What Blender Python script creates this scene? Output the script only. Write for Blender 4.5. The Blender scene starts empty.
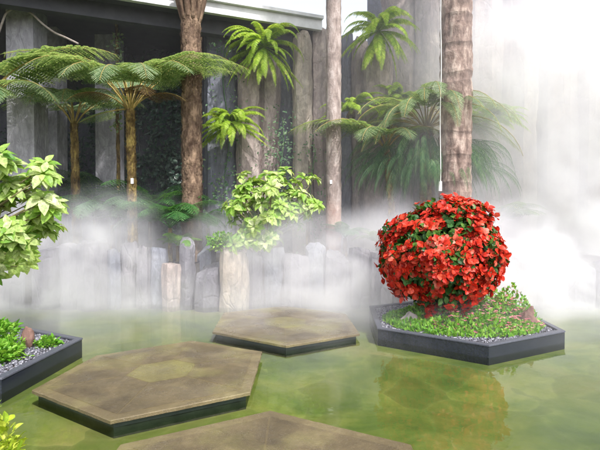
import bpy, math, random
import numpy as np
from mathutils import Vector, noise as mn

# ------------------------------------------------------------------ camera, world, sun, exposure
S = bpy.context.scene
C = S.collection
EYE = 1.74
cam_d = bpy.data.cameras.new('camera'); cam = bpy.data.objects.new('camera', cam_d); C.objects.link(cam)
cam.location = (0, 0, EYE); cam.rotation_euler = (math.radians(90 - 1.07), 0, 0)
cam_d.lens = 28.8; cam_d.sensor_width = 36; cam_d.clip_end = 1000; cam_d.clip_start = 0.05
S.camera = cam
SUN_EL, SUN_AZ = math.radians(50), math.radians(150)      # azimuth clockwise from +Y (the view direction)
W = bpy.data.worlds.new('World'); S.world = W; W.use_nodes = True
wn = W.node_tree; wn.nodes.clear()
sky = wn.nodes.new('ShaderNodeTexSky'); sky.sky_type = 'NISHITA'; sky.sun_disc = False
sky.sun_elevation = SUN_EL; sky.sun_rotation = SUN_AZ; sky.dust_density = 2.5; sky.air_density = 1.0; sky.ozone_density = 0.6
hs = wn.nodes.new('ShaderNodeHueSaturation'); hs.inputs['Saturation'].default_value = 0.32; hs.inputs['Value'].default_value = 1.15
bg = wn.nodes.new('ShaderNodeBackground'); bg.inputs[1].default_value = 0.15
wo = wn.nodes.new('ShaderNodeOutputWorld')
wn.links.new(sky.outputs[0], hs.inputs['Color']); wn.links.new(hs.outputs[0], bg.inputs[0]); wn.links.new(bg.outputs[0], wo.inputs[0])
sun_d = bpy.data.lights.new('sun', 'SUN'); sun_d.energy = 2.7; sun_d.angle = math.radians(2.0); sun_d.color = (1, .965, .93)
sun = bpy.data.objects.new('sun', sun_d); C.objects.link(sun)
sd = Vector((math.sin(SUN_AZ) * math.cos(SUN_EL), math.cos(SUN_AZ) * math.cos(SUN_EL), math.sin(SUN_EL)))
sun.rotation_euler = sd.to_track_quat('Z', 'Y').to_euler()
S.view_settings.view_transform = 'Standard'; S.view_settings.look = 'None'
S.view_settings.exposure = 1.08; S.view_settings.gamma = 1
S.render.engine = 'CYCLES'
cy = S.cycles
cy.volume_bounces = 2; cy.volume_step_rate = 2.0; cy.volume_max_steps = 128
cy.max_bounces = 8; cy.diffuse_bounces = 3; cy.glossy_bounces = 3; cy.transmission_bounces = 4; cy.transparent_max_bounces = 12
cy.caustics_reflective = False; cy.caustics_refractive = False
cy.sample_clamp_indirect = 6

R = np.random.default_rng(11)
random.seed(5)
PI = math.pi

def P(px, py, Z):                      # a point seen at photo pixel (px, py) standing Z metres away
    return np.array([(px - 300) / 480 * Z, Z, EYE + (216 - py) / 480 * Z])
def G(px, py, z):                      # the point of the level z seen at a photo pixel
    Z = 480 * (EYE - z) / (py - 216)
    return np.array([(px - 300) / 480 * Z, Z])

# ------------------------------------------------------------------ mesh helpers
class MB:
    def __init__(s): s.v = []; s.q = []; s.t = []; s.n = 0; s.sm = False
    def add(s, v, q=None, t=None):
        v = np.asarray(v, float).reshape(-1, 3)
        if q is not None and len(q): s.q.append(np.asarray(q, int).reshape(-1, 4) + s.n)
        if t is not None and len(t): s.t.append(np.asarray(t, int).reshape(-1, 3) + s.n)
        s.v.append(v); s.n += len(v); return s
    def mesh(s, name, smooth=False):
        v = np.concatenate(s.v) if s.v else np.zeros((0, 3))
        q = np.concatenate(s.q) if s.q else np.zeros((0, 4), int)
        t = np.concatenate(s.t) if s.t else np.zeros((0, 3), int)
        me = bpy.data.meshes.new(name)
        me.vertices.add(len(v)); me.vertices.foreach_set('co', v.ravel().astype(np.float32))
        me.loops.add(q.size + t.size)
        me.loops.foreach_set('vertex_index', np.concatenate([q.ravel(), t.ravel()]).astype(np.int32))
        me.polygons.add(len(q) + len(t))
        st = np.concatenate([np.arange(len(q)) * 4, q.size + np.arange(len(t)) * 3]).astype(np.int32)
        me.polygons.foreach_set('loop_start', st)
        me.polygons.foreach_set('use_smooth', np.full(len(q) + len(t), smooth))
        me.update(calc_edges=True); me.validate()
        return me
    def build(s, name, mat, parent=None, smooth=False, origin=None):
        # vertices are given in world space; origin moves them to the thing's own space
        if origin is not None:
            for a in s.v: a -= np.asarray(origin, float)
        o = bpy.data.objects.new(name, s.mesh(name, smooth)); C.objects.link(o)
        o.data.materials.append(mat)
        if parent is not None: o.parent = parent
        elif origin is not None: o.location = origin
        return o

def empty(name, loc, label, cat, group=None):
    o = bpy.data.objects.new(name, None); C.objects.link(o); o.location = loc
    o.empty_display_size = .2
    return tag(o, label, cat, group)
def tag(o, label=None, cat=None, group=None, kind=None):
    if label: o['label'] = label
    if cat: o['category'] = cat
    if group: o['group'] = group
    if kind: o['kind'] = kind
    return o
def nrm(a): return a / np.maximum(np.linalg.norm(a, axis=-1, keepdims=True), 1e-9)

def prism(mb, poly, z0, z1, taper=1.0, bevel=0.0):
    poly = np.asarray(poly, float); n = len(poly); c = poly.mean(0)
    rings = [(1.0, z0), (taper, z1 - bevel)]
    if bevel: 
        r = np.linalg.norm(poly - c, axis=1).mean(); rings.append((taper - bevel / r, z1))
    v = []; q = []
    for k, (f, z) in enumerate(rings):
        for p in poly: v.append((*(c + (p - c) * f), z))
    for k in range(len(rings) - 1):
        for i in range(n): q.append((k*n + i, k*n + (i+1) % n, (k+1)*n + (i+1) % n, (k+1)*n + i))
    base = len(v); v.append((*c, rings[-1][1])); v.append((*c, z0)); t = []
    for i in range(n):
        t.append(((len(rings)-1)*n + i, (len(rings)-1)*n + (i+1) % n, base)); t.append(((i+1) % n, i, base+1))
    return mb.add(v, q, t)

def ring_wall(mb, poly, thick, z0, z1):
    poly = np.asarray(poly, float); n = len(poly); c = poly.mean(0)
    r = np.linalg.norm(poly - c, axis=1).mean(); f = 1 - thick / (r * .866)
    inn = c + (poly - c) * f; b = .006 / r
    pr = [(poly, z0), (poly, z1 - .006), (c + (poly-c)*(1-b), z1), (c + (poly-c)*(f+b), z1), (inn, z1 - .006), (inn, z0)]
    v = []; q = []
    for pl, z in pr:
        for p in pl: v.append((*p, z))
    for k in range(6):
        for i in range(n):
            a = k*n + i; b2 = k*n + (i+1) % n; k2 = (k+1) % 6
            q.append((a, b2, k2*n + (i+1) % n, k2*n + i))
    return mb.add(v, q)

def box(mb, x0, x1, y0, y1, z0, z1):
    v = [(x, y, z) for z in (z0, z1) for y in (y0, y1) for x in (x0, x1)]
    return mb.add(v, [(0,2,3,1), (4,5,7,6), (0,1,5,4), (2,6,7,3), (0,4,6,2), (1,3,7,5)])

def tube(mb, pts, rad, seg=8, cap=True):
    pts = np.asarray(pts, float); n = len(pts)
    rad = np.broadcast_to(np.asarray(rad, float), (n,)) if np.ndim(rad) < 2 else rad
    tan = nrm(np.gradient(pts, axis=0))
    ref = np.array([0, 0, 1.]) if abs(tan[:, 2]).mean() < .8 else np.array([0, 1., 0])
    sx = nrm(np.cross(tan, ref)); sy = np.cross(tan, sx)
    a = np.linspace(0, 2*PI, seg, endpoint=False)
    v = pts[:, None] + rad[:, None, None] * (np.cos(a)[None, :, None] * sx[:, None] + np.sin(a)[None, :, None] * sy[:, None])
    q = []
    i = np.arange(n-1)[:, None]; j = np.arange(seg)[None]
    q = np.stack([i*seg + j, i*seg + (j+1) % seg, (i+1)*seg + (j+1) % seg, (i+1)*seg + j], -1).reshape(-1, 4)
    v = v.reshape(-1, 3); t = []
    if cap:
        v = np.vstack([v, pts[-1:], pts[:1]]); b = n*seg
        for k in range(seg): t.append(((n-1)*seg + k, (n-1)*seg + (k+1) % seg, b)); t.append(((k+1) % seg, k, b+1))
    return mb.add(v, q, t)

def frames(d, n):
    d = nrm(d); x = nrm(np.cross(d, n)); z = np.cross(x, d)
    return np.stack([x, d, z], -1)                                  # columns: across, along, normal
def stamp(mb, tv, tq, pos, F, sc):
    # tv template (M,3); pos (N,3); F (N,3,3); sc (N,) or (N,3)
    sc = np.asarray(sc, float)
    if sc.ndim == 1: sc = np.repeat(sc[:, None], 3, 1)
    v = np.einsum('nij,nmj->nmi', F, tv[None] * sc[:, None]) + pos[:, None]
    N, M = len(pos), len(tv)
    q = (tq[None] + (np.arange(N) * M)[:, None, None]).reshape(-1, 4)
    mb.add(v.reshape(-1, 3), q)
def leaf_t(w=.3, fold=.12, droop=.25, prof=(.0, .62, 1.0, .72, 0.02)):
    k = len(prof); v = []; q = []
    for i, p in enumerate(prof):
        y = i / (k-1); z = -droop * y*y
        v += [(-w*p, y, z + fold*w*p*2), (0, y, z), (w*p, y, z + fold*w*p*2)]
    for i in range(k-1):
        a = i*3; q += [(a, a+1, a+4, a+3), (a+1, a+2, a+5, a+4)]
    return np.array(v, float), np.array(q)
LEAF = leaf_t(); 
DIA = (np.array([(0,0,0), (-.5,.45,.0), (0,1,-.05), (.5,.45,.0)], float), np.array([(0,3,2,1)]))

def rand_dirs(n): return nrm(R.normal(size=(n, 3)))

# ------------------------------------------------------------------ materials
def newmat(name):
    m = bpy.data.materials.new(name); m.use_nodes = True; nt = m.node_tree; nt.nodes.clear()
    out = nt.nodes.new('ShaderNodeOutputMaterial'); return m, nt, out
def N(nt, t, **kw):
    n = nt.nodes.new('ShaderNode' + t)
    for k, v in kw.items():
        if k in n.inputs.keys() if isinstance(k, str) else False: n.inputs[k].default_value = v
        else: setattr(n, k, v)
    return n
def ramp(nt, fac, cols, interp='LINEAR'):
    r = nt.nodes.new('ShaderNodeValToRGB'); r.color_ramp.interpolation = interp
    e = r.color_ramp.elements
    while len(e) < len(cols): e.new(.5)
    for i, (p, c) in enumerate(cols): e[i].position = p; e[i].color = (*c, 1)
    nt.links.new(fac, r.inputs[0]); return r.outputs[0]
def mixc(nt, fac, a, b, mode='MIX'):
    m = nt.nodes.new('ShaderNodeMix'); m.data_type = 'RGBA'; m.blend_type = mode
    for s, x in ((m.inputs[0], fac), (m.inputs[6], a), (m.inputs[7], b)):
        if hasattr(x, 'default_value'): nt.links.new(x, s)
        else: s.default_value = x if not isinstance(x, tuple) else (*x, 1)
    return m.outputs[2]
def math_(nt, op, a, b=0, clamp=False):
    m = nt.nodes.new('ShaderNodeMath'); m.operation = op; m.use_clamp = clamp
    for s, x in ((m.inputs[0], a), (m.inputs[1], b)):
        if hasattr(x, 'default_value'): nt.links.new(x, s)
        else: s.default_value = x
    return m.outputs[0]
def coord(nt, scale=(1, 1, 1), which='Object'):
    t = nt.nodes.new('ShaderNodeTexCoord'); mp = nt.nodes.new('ShaderNodeMapping'); mp.inputs['Scale'].default_value = scale
    nt.links.new(t.outputs[which], mp.inputs[0]); return mp.outputs[0]
def wcoord(nt, scale=(1, 1, 1)):
    t = nt.nodes.new('ShaderNodeNewGeometry'); mp = nt.nodes.new('ShaderNodeMapping'); mp.inputs['Scale'].default_value = scale
    nt.links.new(t.outputs['Position'], mp.inputs[0]); return mp.outputs[0]
def tex(nt, vec, scale, detail=5, rough=.6, dist=0):
    n = nt.nodes.new('ShaderNodeTexNoise'); n.inputs['Scale'].default_value = scale; n.inputs['Detail'].default_value = detail
    n.inputs['Roughness'].default_value = rough; n.inputs['Distortion'].default_value = dist
    nt.links.new(vec, n.inputs['Vector']); return n.outputs[0]
def bump(nt, h, strength, dist=.02):
    b = nt.nodes.new('ShaderNodeBump'); b.inputs['Strength'].default_value = strength; b.inputs['Distance'].default_value = dist
    nt.links.new(h, b.inputs['Height']); return b.outputs[0]
def pbr(nt, out, col, rough=.7, nor=None, spec=.4):
    p = nt.nodes.new('ShaderNodeBsdfPrincipled')
    if hasattr(col, 'default_value'): nt.links.new(col, p.inputs['Base Color'])
    else: p.inputs['Base Color'].default_value = (*col, 1)
    if hasattr(rough, 'default_value'): nt.links.new(rough, p.inputs['Roughness'])
    else: p.inputs['Roughness'].default_value = rough
    p.inputs['Specular IOR Level'].default_value = spec
    if nor is not None: nt.links.new(nor, p.inputs['Normal'])
    nt.links.new(p.outputs[0], out.inputs[0]); return p

def leafmat(name, cols, trans=.35, rough=.45, tcol=None):
    m, nt, out = newmat(name)
    g = nt.nodes.new('ShaderNodeNewGeometry')
    n = tex(nt, wcoord(nt), 1.7, 2)
    f = math_(nt, 'ADD', math_(nt, 'MULTIPLY', g.outputs['Random Per Island'], .75), math_(nt, 'MULTIPLY', math_(nt, 'SUBTRACT', n, .35), .8), True)
    col = ramp(nt, f, cols)
    col = mixc(nt, ramp(nt, tex(nt, wcoord(nt), 26, 3, .7), [(.40, (.5,)*3), (.62, (0,0,0))]), col, tuple(x*.6 for x in cols[0][1]))
    p = pbr(nt, out, col, rough, spec=.3)
    tr = nt.nodes.new('ShaderNodeBsdfTranslucent')
    tc = mixc(nt, 1.0, col, (1.25, 1.2, .55) if tcol is None else tcol, 'MULTIPLY')
    nt.links.new(tc, tr.inputs[0])
    mx = nt.nodes.new('ShaderNodeMixShader'); mx.inputs[0].default_value = trans
    nt.links.new(p.outputs[0], mx.inputs[1]); nt.links.new(tr.outputs[0], mx.inputs[2]); nt.links.new(mx.outputs[0], out.inputs[0])
    return m
def rockmat(name, c0, c1, c2, moss=.25, scale=1.0):
    m, nt, out = newmat(name)
    v = wcoord(nt, (1, 1, .55))
    n1 = tex(nt, v, 1.3*scale, 6, .65, .3); n2 = tex(nt, v, 7*scale, 7, .75, .5); n3 = tex(nt, wcoord(nt, (3, 3, .35)), 2.2, 4)
    col = ramp(nt, n1, [(.3, c0), (.52, c1), (.72, c2)])
    col = mixc(nt, ramp(nt, n2, [(.42, (.7,)*3), (.62, (0,0,0))]), col, tuple(x*.5 for x in c1))
    st = ramp(nt, n3, [(.5, (0,0,0)), (.68, (1,1,1))])
    col = mixc(nt, math_(nt, 'MULTIPLY', st, .35), col, (.09, .09, .10))       # dark drip stains
    ms = ramp(nt, tex(nt, v, 2.6, 6, .7), [(.55, (0,0,0)), (.7, (1,1,1))])
    col = mixc(nt, math_(nt, 'MULTIPLY', ms, moss), col, (.07, .10, .03))
    vo = nt.nodes.new('ShaderNodeTexVoronoi'); vo.feature = 'DISTANCE_TO_EDGE'; vo.inputs['Scale'].default_value = 2.2
    nt.links.new(tex_warp(nt, wcoord(nt, (1, 1, .6)), .5), vo.inputs['Vector'])
    cr = ramp(nt, vo.outputs[0], [(0, (0,0,0)), (.05, (1,1,1))])
    h = math_(nt, 'ADD', math_(nt, 'MULTIPLY', n2, .8), math_(nt, 'MULTIPLY', cr, .18))
    col = mixc(nt, math_(nt, 'MULTIPLY', math_(nt, 'SUBTRACT', 1.0, cr), .05), col, (.04, .04, .04))
    pbr(nt, out, col, .8, bump(nt, h, 1.0, .07), .3); return m
def tex_warp(nt, vec, amt):
    n = nt.nodes.new('ShaderNodeTexNoise'); n.inputs['Scale'].default_value = 1.5; n.inputs['Detail'].default_value = 3
    nt.links.new(vec, n.inputs['Vector'])
    s = nt.nodes.new('ShaderNodeVectorMath'); s.operation = 'SCALE'; s.inputs['Scale'].default_value = amt
    nt.links.new(n.outputs[1], s.inputs[0])
    a = nt.nodes.new('ShaderNodeVectorMath'); nt.links.new(vec, a.inputs[0]); nt.links.new(s.outputs[0], a.inputs[1]); return a.outputs[0]

M = {}
M['rock_warm'] = rockmat('weathered warm rock', (.27, .20, .19), (.48, .39, .37), (.64, .55, .50))
M['rock_grey'] = rockmat('weathered blue grey rock', (.12, .13, .175), (.23, .24, .30), (.36, .37, .43), .25)
M['rock_pale'] = rockmat('pale cream rock', (.34, .27, .22), (.54, .46, .39), (.70, .62, .53), .15)
M['rock_low'] = rockmat('lilac grey stone', (.11, .105, .13), (.22, .21, .245), (.37, .34, .38), .3)
M['concrete'] = rockmat('pale board marked concrete', (.32, .31, .35), (.44, .43, .48), (.54, .52, .56), .08)
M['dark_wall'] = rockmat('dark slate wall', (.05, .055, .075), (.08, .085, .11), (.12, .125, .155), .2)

def simple(name, c0, c1, sc=6, rough=.7, bs=.3, bd=.01, spec=.4):
    m, nt, out = newmat(name); n = tex(nt, wcoord(nt), sc, 6, .65)
    pbr(nt, out, ramp(nt, n, [(.3, c0), (.7, c1)]), rough, bump(nt, n, bs, bd), spec); return m
M['soil'] = simple('damp soil', (.02, .016, .012), (.06, .05, .035), 8, .9, .8, .04)
M['gravel'] = simple('grey gravel chips', (.16, .16, .18), (.42, .42, .46), 3, .8)
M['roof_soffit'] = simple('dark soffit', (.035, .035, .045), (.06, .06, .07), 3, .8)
M['fascia'] = simple('weathered white fascia', (.42, .42, .44), (.66, .66, .68), 2.5, .6)
M['granite'] = simple('black granite', (.006, .008, .014), (.018, .021, .034), 40, .22, .1, .002, .6)
M['cap'] = simple('honed granite', (.035, .038, .05), (.09, .095, .12), 60, .5, .1, .002)
M['plinth'] = simple('wet dark plinth', (.012, .02, .018), (.03, .045, .035), 8, .35)
M['white'] = simple('white plastic', (.6, .6, .58), (.75, .75, .73), 8, .5)
M['redtape'] = simple('faded red paint', (.30, .13, .10), (.42, .22, .17), 8, .6)
M['stem'] = simple('green brown stem', (.08, .07, .03), (.18, .15, .07), 9, .7)
M['vine'] = simple('dry grey brown vine', (.16, .13, .11), (.32, .28, .25), 12, .8)
M['rustrock'] = simple('reddish brown stone', (.07, .038, .03), (.17, .095, .075), 9, .8, .6, .03)
M['greyrock'] = simple('taupe grey stone', (.14, .12, .11), (.28, .25, .24), 9, .8, .6, .03)

def barkmat(name, c0, c1, c2, rings=0, fib=1.0, sc=14, foot=None):
    m, nt, out = newmat(name)
    n = tex(nt, wcoord(nt, (1, 1, .35)), sc, 6, .7, .4); n2 = tex(nt, wcoord(nt, (1, 1, 1)), 2.2, 4); n3 = tex(nt, wcoord(nt), sc*2.5, 3)
    f = math_(nt, 'ADD', math_(nt, 'MULTIPLY', n, .65), math_(nt, 'MULTIPLY', n2, .35))
    col = ramp(nt, f, [(.38, c0), (.5, c1), (.62, c2)])
    h = math_(nt, 'ADD', n, math_(nt, 'MULTIPLY', n3, .5))
    if foot:
        sp = nt.nodes.new('ShaderNodeSeparateXYZ'); nt.links.new(wcoord(nt), sp.inputs[0])
        zf = ramp(nt, math_(nt, 'ADD', math_(nt, 'MULTIPLY', sp.outputs[2], .25), math_(nt, 'MULTIPLY', n2, .25)), [(.5, (1,1,1)), (.64, (0,0,0))])
        col = mixc(nt, math_(nt, 'MULTIPLY', zf, .6), col, foot)
    if rings:
        w = nt.nodes.new('ShaderNodeTexWave'); w.bands_direction = 'Z'; w.inputs['Scale'].default_value = rings
        w.inputs['Distortion'].default_value = 2.5; w.inputs['Detail'].default_value = 3; nt.links.new(wcoord(nt), w.inputs[0])
        r = ramp(nt, w.outputs[1], [(0, (0,0,0)), (.22, (1,1,1))])
        col = mixc(nt, math_(nt, 'MULTIPLY', math_(nt, 'SUBTRACT', 1.0, r), .15), col, tuple(x*.4 for x in c0))
        h = math_(nt, 'ADD', h, math_(nt, 'MULTIPLY', r, .8))
    pbr(nt, out, col, .85, bump(nt, h, fib, .03), .25); return m
M['bark_fern'] = barkmat('mossy fibrous fern trunk', (.022, .014, .008), (.13, .085, .03), (.36, .27, .08), 0, 1.0, 11)
M['bark_red'] = barkmat('shaggy reddish trunk', (.07, .04, .028), (.13, .085, .058), (.30, .205, .14), 0, 1.0, 9)
M['bark_pale'] = barkmat('pale smooth trunk', (.16, .125, .115), (.30, .24, .22), (.46, .39, .37), 0, .7, 9, (.34, .15, .09))
M['bark_palm'] = barkmat('ringed palm bark', (.08, .052, .042), (.22, .155, .13), (.44, .35, .30), .55, .9, 8)

M['fern_sun'] = leafmat('sunlit tree fern', [(0, (.10, .20, .09)), (.5, (.27, .38, .20)), (1, (.52, .58, .38))], .5)
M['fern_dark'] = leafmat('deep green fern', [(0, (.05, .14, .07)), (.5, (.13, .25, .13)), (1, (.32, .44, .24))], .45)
M['fern_lime'] = leafmat('lime green fern', [(0, (.20, .36, .02)), (.5, (.38, .55, .05)), (1, (.60, .68, .14))], .5)
M['fern_mid'] = leafmat('bright green fern', [(0, (.03, .12, .03)), (.5, (.07, .23, .06)), (1, (.20, .37, .12))], .45)
M['dead'] = leafmat('dry brown frond', [(0, (.12, .07, .03)), (1, (.34, .22, .12))], .3, .6, (1, .9, .7))
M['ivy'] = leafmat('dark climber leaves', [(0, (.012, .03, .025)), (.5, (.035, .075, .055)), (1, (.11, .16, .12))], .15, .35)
M['croton'] = leafmat('pale lime shrub leaves', [(0, (.09, .24, .03)), (.3, (.28, .46, .07)), (.6, (.46, .58, .18)), (1, (.76, .80, .50))], .4, .4)
M['green'] = leafmat('fresh green leaves', [(0, (.08, .24, .02)), (.5, (.18, .42, .04)), (1, (.38, .58, .10))], .4)
M['yellow'] = leafmat('yellow green leaves', [(0, (.20, .32, .02)), (.5, (.44, .55, .04)), (1, (.72, .74, .14))], .35)
M['shrubgreen'] = leafmat('dark shrub leaves', [(0, (.015, .05, .012)), (.6, (.04, .13, .025)), (1, (.16, .30, .05))], .2)
M['red'] = leafmat('red bracts', [(0, (.30, .010, .008)), (.35, (.66, .03, .012)), (.68, (.84, .075, .03)), (.86, (.82, .20, .13)), (1, (.86, .42, .34))], .3, .45, (1.1, .7, .6))
M['pink'] = leafmat('small pink petals', [(0, (.65, .12, .20)), (1, (.85, .45, .52))], .3, .5, (1, .8, .8))
M['petiole'] = simple('olive orange leaf stalks', (.16, .11, .03), (.36, .27, .08), 6, .6)

# slab paving
def pavemat(name, c0, c1, c2):
    m, nt, out = newmat(name)
    v = wcoord(nt); n1 = tex(nt, v, 2.2, 6, .65, .4); n2 = tex(nt, v, 30, 6, .8)
    col = ramp(nt, n1, [(.3, c0), (.5, c1), (.72, c2)])
    col = mixc(nt, math_(nt, 'MULTIPLY', n2, .7), col, tuple(x*.4 for x in c0))
    bl = ramp(nt, tex(nt, v, 5.5, 6, .75, .6), [(.42, (0,0,0)), (.6, (1,1,1))])
    col = mixc(nt, math_(nt, 'MULTIPLY', bl, .6), col, tuple(x*.55 for x in c1))
    al = ramp(nt, tex(nt, v, 1.1, 5, .6), [(.5, (0,0,0)), (.72, (1,1,1))])
    col = mixc(nt, math_(nt, 'MULTIPLY', al, .45), col, (.22, .22, .05))
    sp = ramp(nt, tex(nt, v, 95, 3, .8), [(.60, (0,0,0)), (.68, (1,1,1))])
    col = mixc(nt, math_(nt, 'MULTIPLY', sp, .35), col, (.45, .42, .34))
    dk = ramp(nt, tex(nt, v, 60, 3, .8), [(.30, (1,1,1)), (.40, (0,0,0))])
    col = mixc(nt, math_(nt, 'MULTIPLY', dk, .6), col, (.03, .025, .015))
    rg = ramp(nt, tex(nt, v, 1.6, 5), [(.35, (.12,)*3), (.62, (.5,)*3)])
    pbr(nt, out, col, rg, bump(nt, n2, .8, .012), .5); return m
M['pave'] = pavemat('brown wet paving', (.062, .044, .022), (.15, .112, .055), (.26, .20, .105))
M['pave_edge'] = pavemat('lighter paving border', (.10, .074, .036), (.19, .145, .07), (.29, .235, .12))
M['pave_mid'] = pavemat('mossy yellow inlay', (.10, .08, .035), (.20, .17, .06), (.29, .25, .09))

m, nt, out = newmat('algae covered pool stone')
v = wcoord(nt); vw = tex_warp(nt, v, .32)
vo = nt.nodes.new('ShaderNodeTexVoronoi'); vo.feature = 'DISTANCE_TO_EDGE'; vo.inputs['Scale'].default_value = 1.5; nt.links.new(vw, vo.inputs['Vector'])
vc = nt.nodes.new('ShaderNodeTexVoronoi'); vc.inputs['Scale'].default_value = 1.5; nt.links.new(vw, vc.inputs['Vector'])
n1 = tex(nt, v, .9, 6, .62, .5); n2 = tex(nt, v, 6, 6, .7)
col = ramp(nt, n1, [(.30, (.05, .09, .025)), (.43, (.13, .18, .04)), (.55, (.25, .27, .075)), (.70, (.34, .27, .12))])
sep = nt.nodes.new('ShaderNodeSeparateColor'); nt.links.new(vc.outputs['Color'], sep.inputs[0])
col = mixc(nt, math_(nt, 'MULTIPLY', sep.outputs[0], .6), col, (.08, .11, .03))
col = mixc(nt, math_(nt, 'MULTIPLY', n2, .6), col, (.05, .08, .012))
gr = ramp(nt, math_(nt, 'ADD', vo.outputs[0], math_(nt, 'MULTIPLY', n2, .06)), [(.02, (1,1,1)), (.085, (0,0,0))])
col = mixc(nt, math_(nt, 'MULTIPLY', math_(nt, 'MULTIPLY', gr, n1), .20), col, (.34, .36, .16))
pbr(nt, out, col, .7, bump(nt, n2, .4, .02)); M['poolfloor'] = m

m, nt, out = newmat('clear pool water')
w1 = tex(nt, wcoord(nt, (1, 1.0, 1)), 2.4, 3, .5, .3); w2 = tex(nt, wcoord(nt), 11, 2, .5)
nb = bump(nt, math_(nt, 'ADD', w1, math_(nt, 'MULTIPLY', w2, .12)), .12, .03)
gl = nt.nodes.new('ShaderNodeBsdfGlossy'); gl.inputs['Roughness'].default_value = .035; nt.links.new(nb, gl.inputs['Normal'])
tr = nt.nodes.new('ShaderNodeBsdfTransparent'); tr.inputs[0].default_value = (.90, .93, .80, 1)
fr = nt.nodes.new('ShaderNodeFresnel'); fr.inputs[0].default_value = 1.40; nt.links.new(nb, fr.inputs[1])
mx = nt.nodes.new('ShaderNodeMixShader'); nt.links.new(fr.outputs[0], mx.inputs[0]); nt.links.new(tr.outputs[0], mx.inputs[1]); nt.links.new(gl.outputs[0], mx.inputs[2])
nt.links.new(mx.outputs[0], out.inputs[0]); M['water'] = m

# ------------------------------------------------------------------ setting: ground, pool, water, bed
def sheet(name, x0, x1, y0, y1, z, mat):
    mb = MB(); mb.add([(x0,y0,z), (x1,y0,z), (x1,y1,z), (x0,y1,z)], [(0,1,2,3)])
    return tag(mb.build(name, mat), kind='structure')
sheet('ground', -300, 300, -300, 300, -.30, M['soil'])
sheet('pool_floor', -16, 16, -6, 12, -.09, M['poolfloor'])
sheet('water', -16, 16, -6, 10.2, 0, M['water'])
# planting bed with an uneven top
nx, ny = 90, 26
xs = np.linspace(-13, 13, nx); ys = np.linspace(9.55, 17, ny); v = []
for y in ys:
    for x in xs: v.append((x, y, .80 + .14 * mn.noise(Vector((x*.7, y*.7, 0))) + .05 * mn.noise(Vector((x*4, y*4, 3)))))
i, j = np.meshgrid(np.arange(ny-1), np.arange(nx-1), indexing='ij')
q = np.stack([i*nx+j, i*nx+j+1, (i+1)*nx+j+1, (i+1)*nx+j], -1).reshape(-1, 4)
mb = MB().add(v, q)
mb.add([(-13,9.55,-.25), (13,9.55,-.25), (13,9.55,.8), (-13,9.55,.8)], [(0,1,2,3)])
tag(mb.build('planting_bed', M['soil'], smooth=True), kind='structure')

# ------------------------------------------------------------------ hexagonal stepping slabs and planters
def hexa(c, r, rot): return np.array([(c[0] + r*math.cos(rot + k*PI/3), c[1] + r*math.sin(rot + k*PI/3)) for k in range(6)])
def chip(poly, amt=.006, m=26):
    out = []
    for k in range(len(poly)):
        a, b = poly[k], poly[(k+1) % len(poly)]; u = (b-a)/np.linalg.norm(b-a); nn_ = np.array([-u[1], u[0]])
        for i in range(m):
            p = a+(b-a)*i/m; w_ = 0 if i == 0 else amt*(mn.noise(Vector((*(p*9), 0)))+.8*mn.noise(Vector((*(p*31), 2))))
            out.append(p+nn_*w_)
    return np.array(out)
def slab(poly, label):
    poly = np.asarray(poly)[:, :2]; c = poly.mean(0)
    if np.cross(poly[1]-poly[0], poly[2]-poly[1]) < 0: poly = poly[::-1]
    o = empty('stepping_slab', (*c, 0), label, 'stepping stone', 'hexagonal slabs set in the shallow pool')
    org = (*c, 0)
    prism(MB(), chip(poly), .052, .084, 1, .006).build('slab', M['pave_edge'], o, origin=org)
    prism(MB(), c + (poly-c)*.955, -.2, .051).build('plinth', M['plinth'], o, origin=org)
    mb = MB()
    for k in range(6):
        a, b = poly[k]-c, poly[(k+1) % 6]-c; u = (b-a)/np.linalg.norm(b-a); g = .009
        ti = [c+a*.312+u*g, c+a*.90+u*g, c+b*.90-u*g, c+b*.312-u*g]
        prism(mb, ti, .0842, .0855)
    mb.build('paving_panels', M['pave'], o, origin=org)
    prism(MB(), c + (poly-c)*.30, .0842, .0857).build('centre_inlay', M['pave_mid'], o, origin=org)
    return o
A = [G(*p, .085) for p in [(30,391), (95,356), (192,341), (262,352), (250,393), (109,422)]]
slab(A, 'large brown hexagonal slab with mossy yellow centre, left of the pool middle')
l, f_, r_ = G(212,332,.085), G(286,346,.085), G(360,334,.085); cB = l + r_ - f_
slab([l, f_, r_, 2*cB-l, 2*cB-f_, 2*cB-r_], 'hexagonal slab half veiled in mist, right of the pale stump foot')
slab(hexa((-.25, 2.84), 1.22, PI/2), 'nearest hexagonal slab cut off by the bottom edge of the photo')

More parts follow.
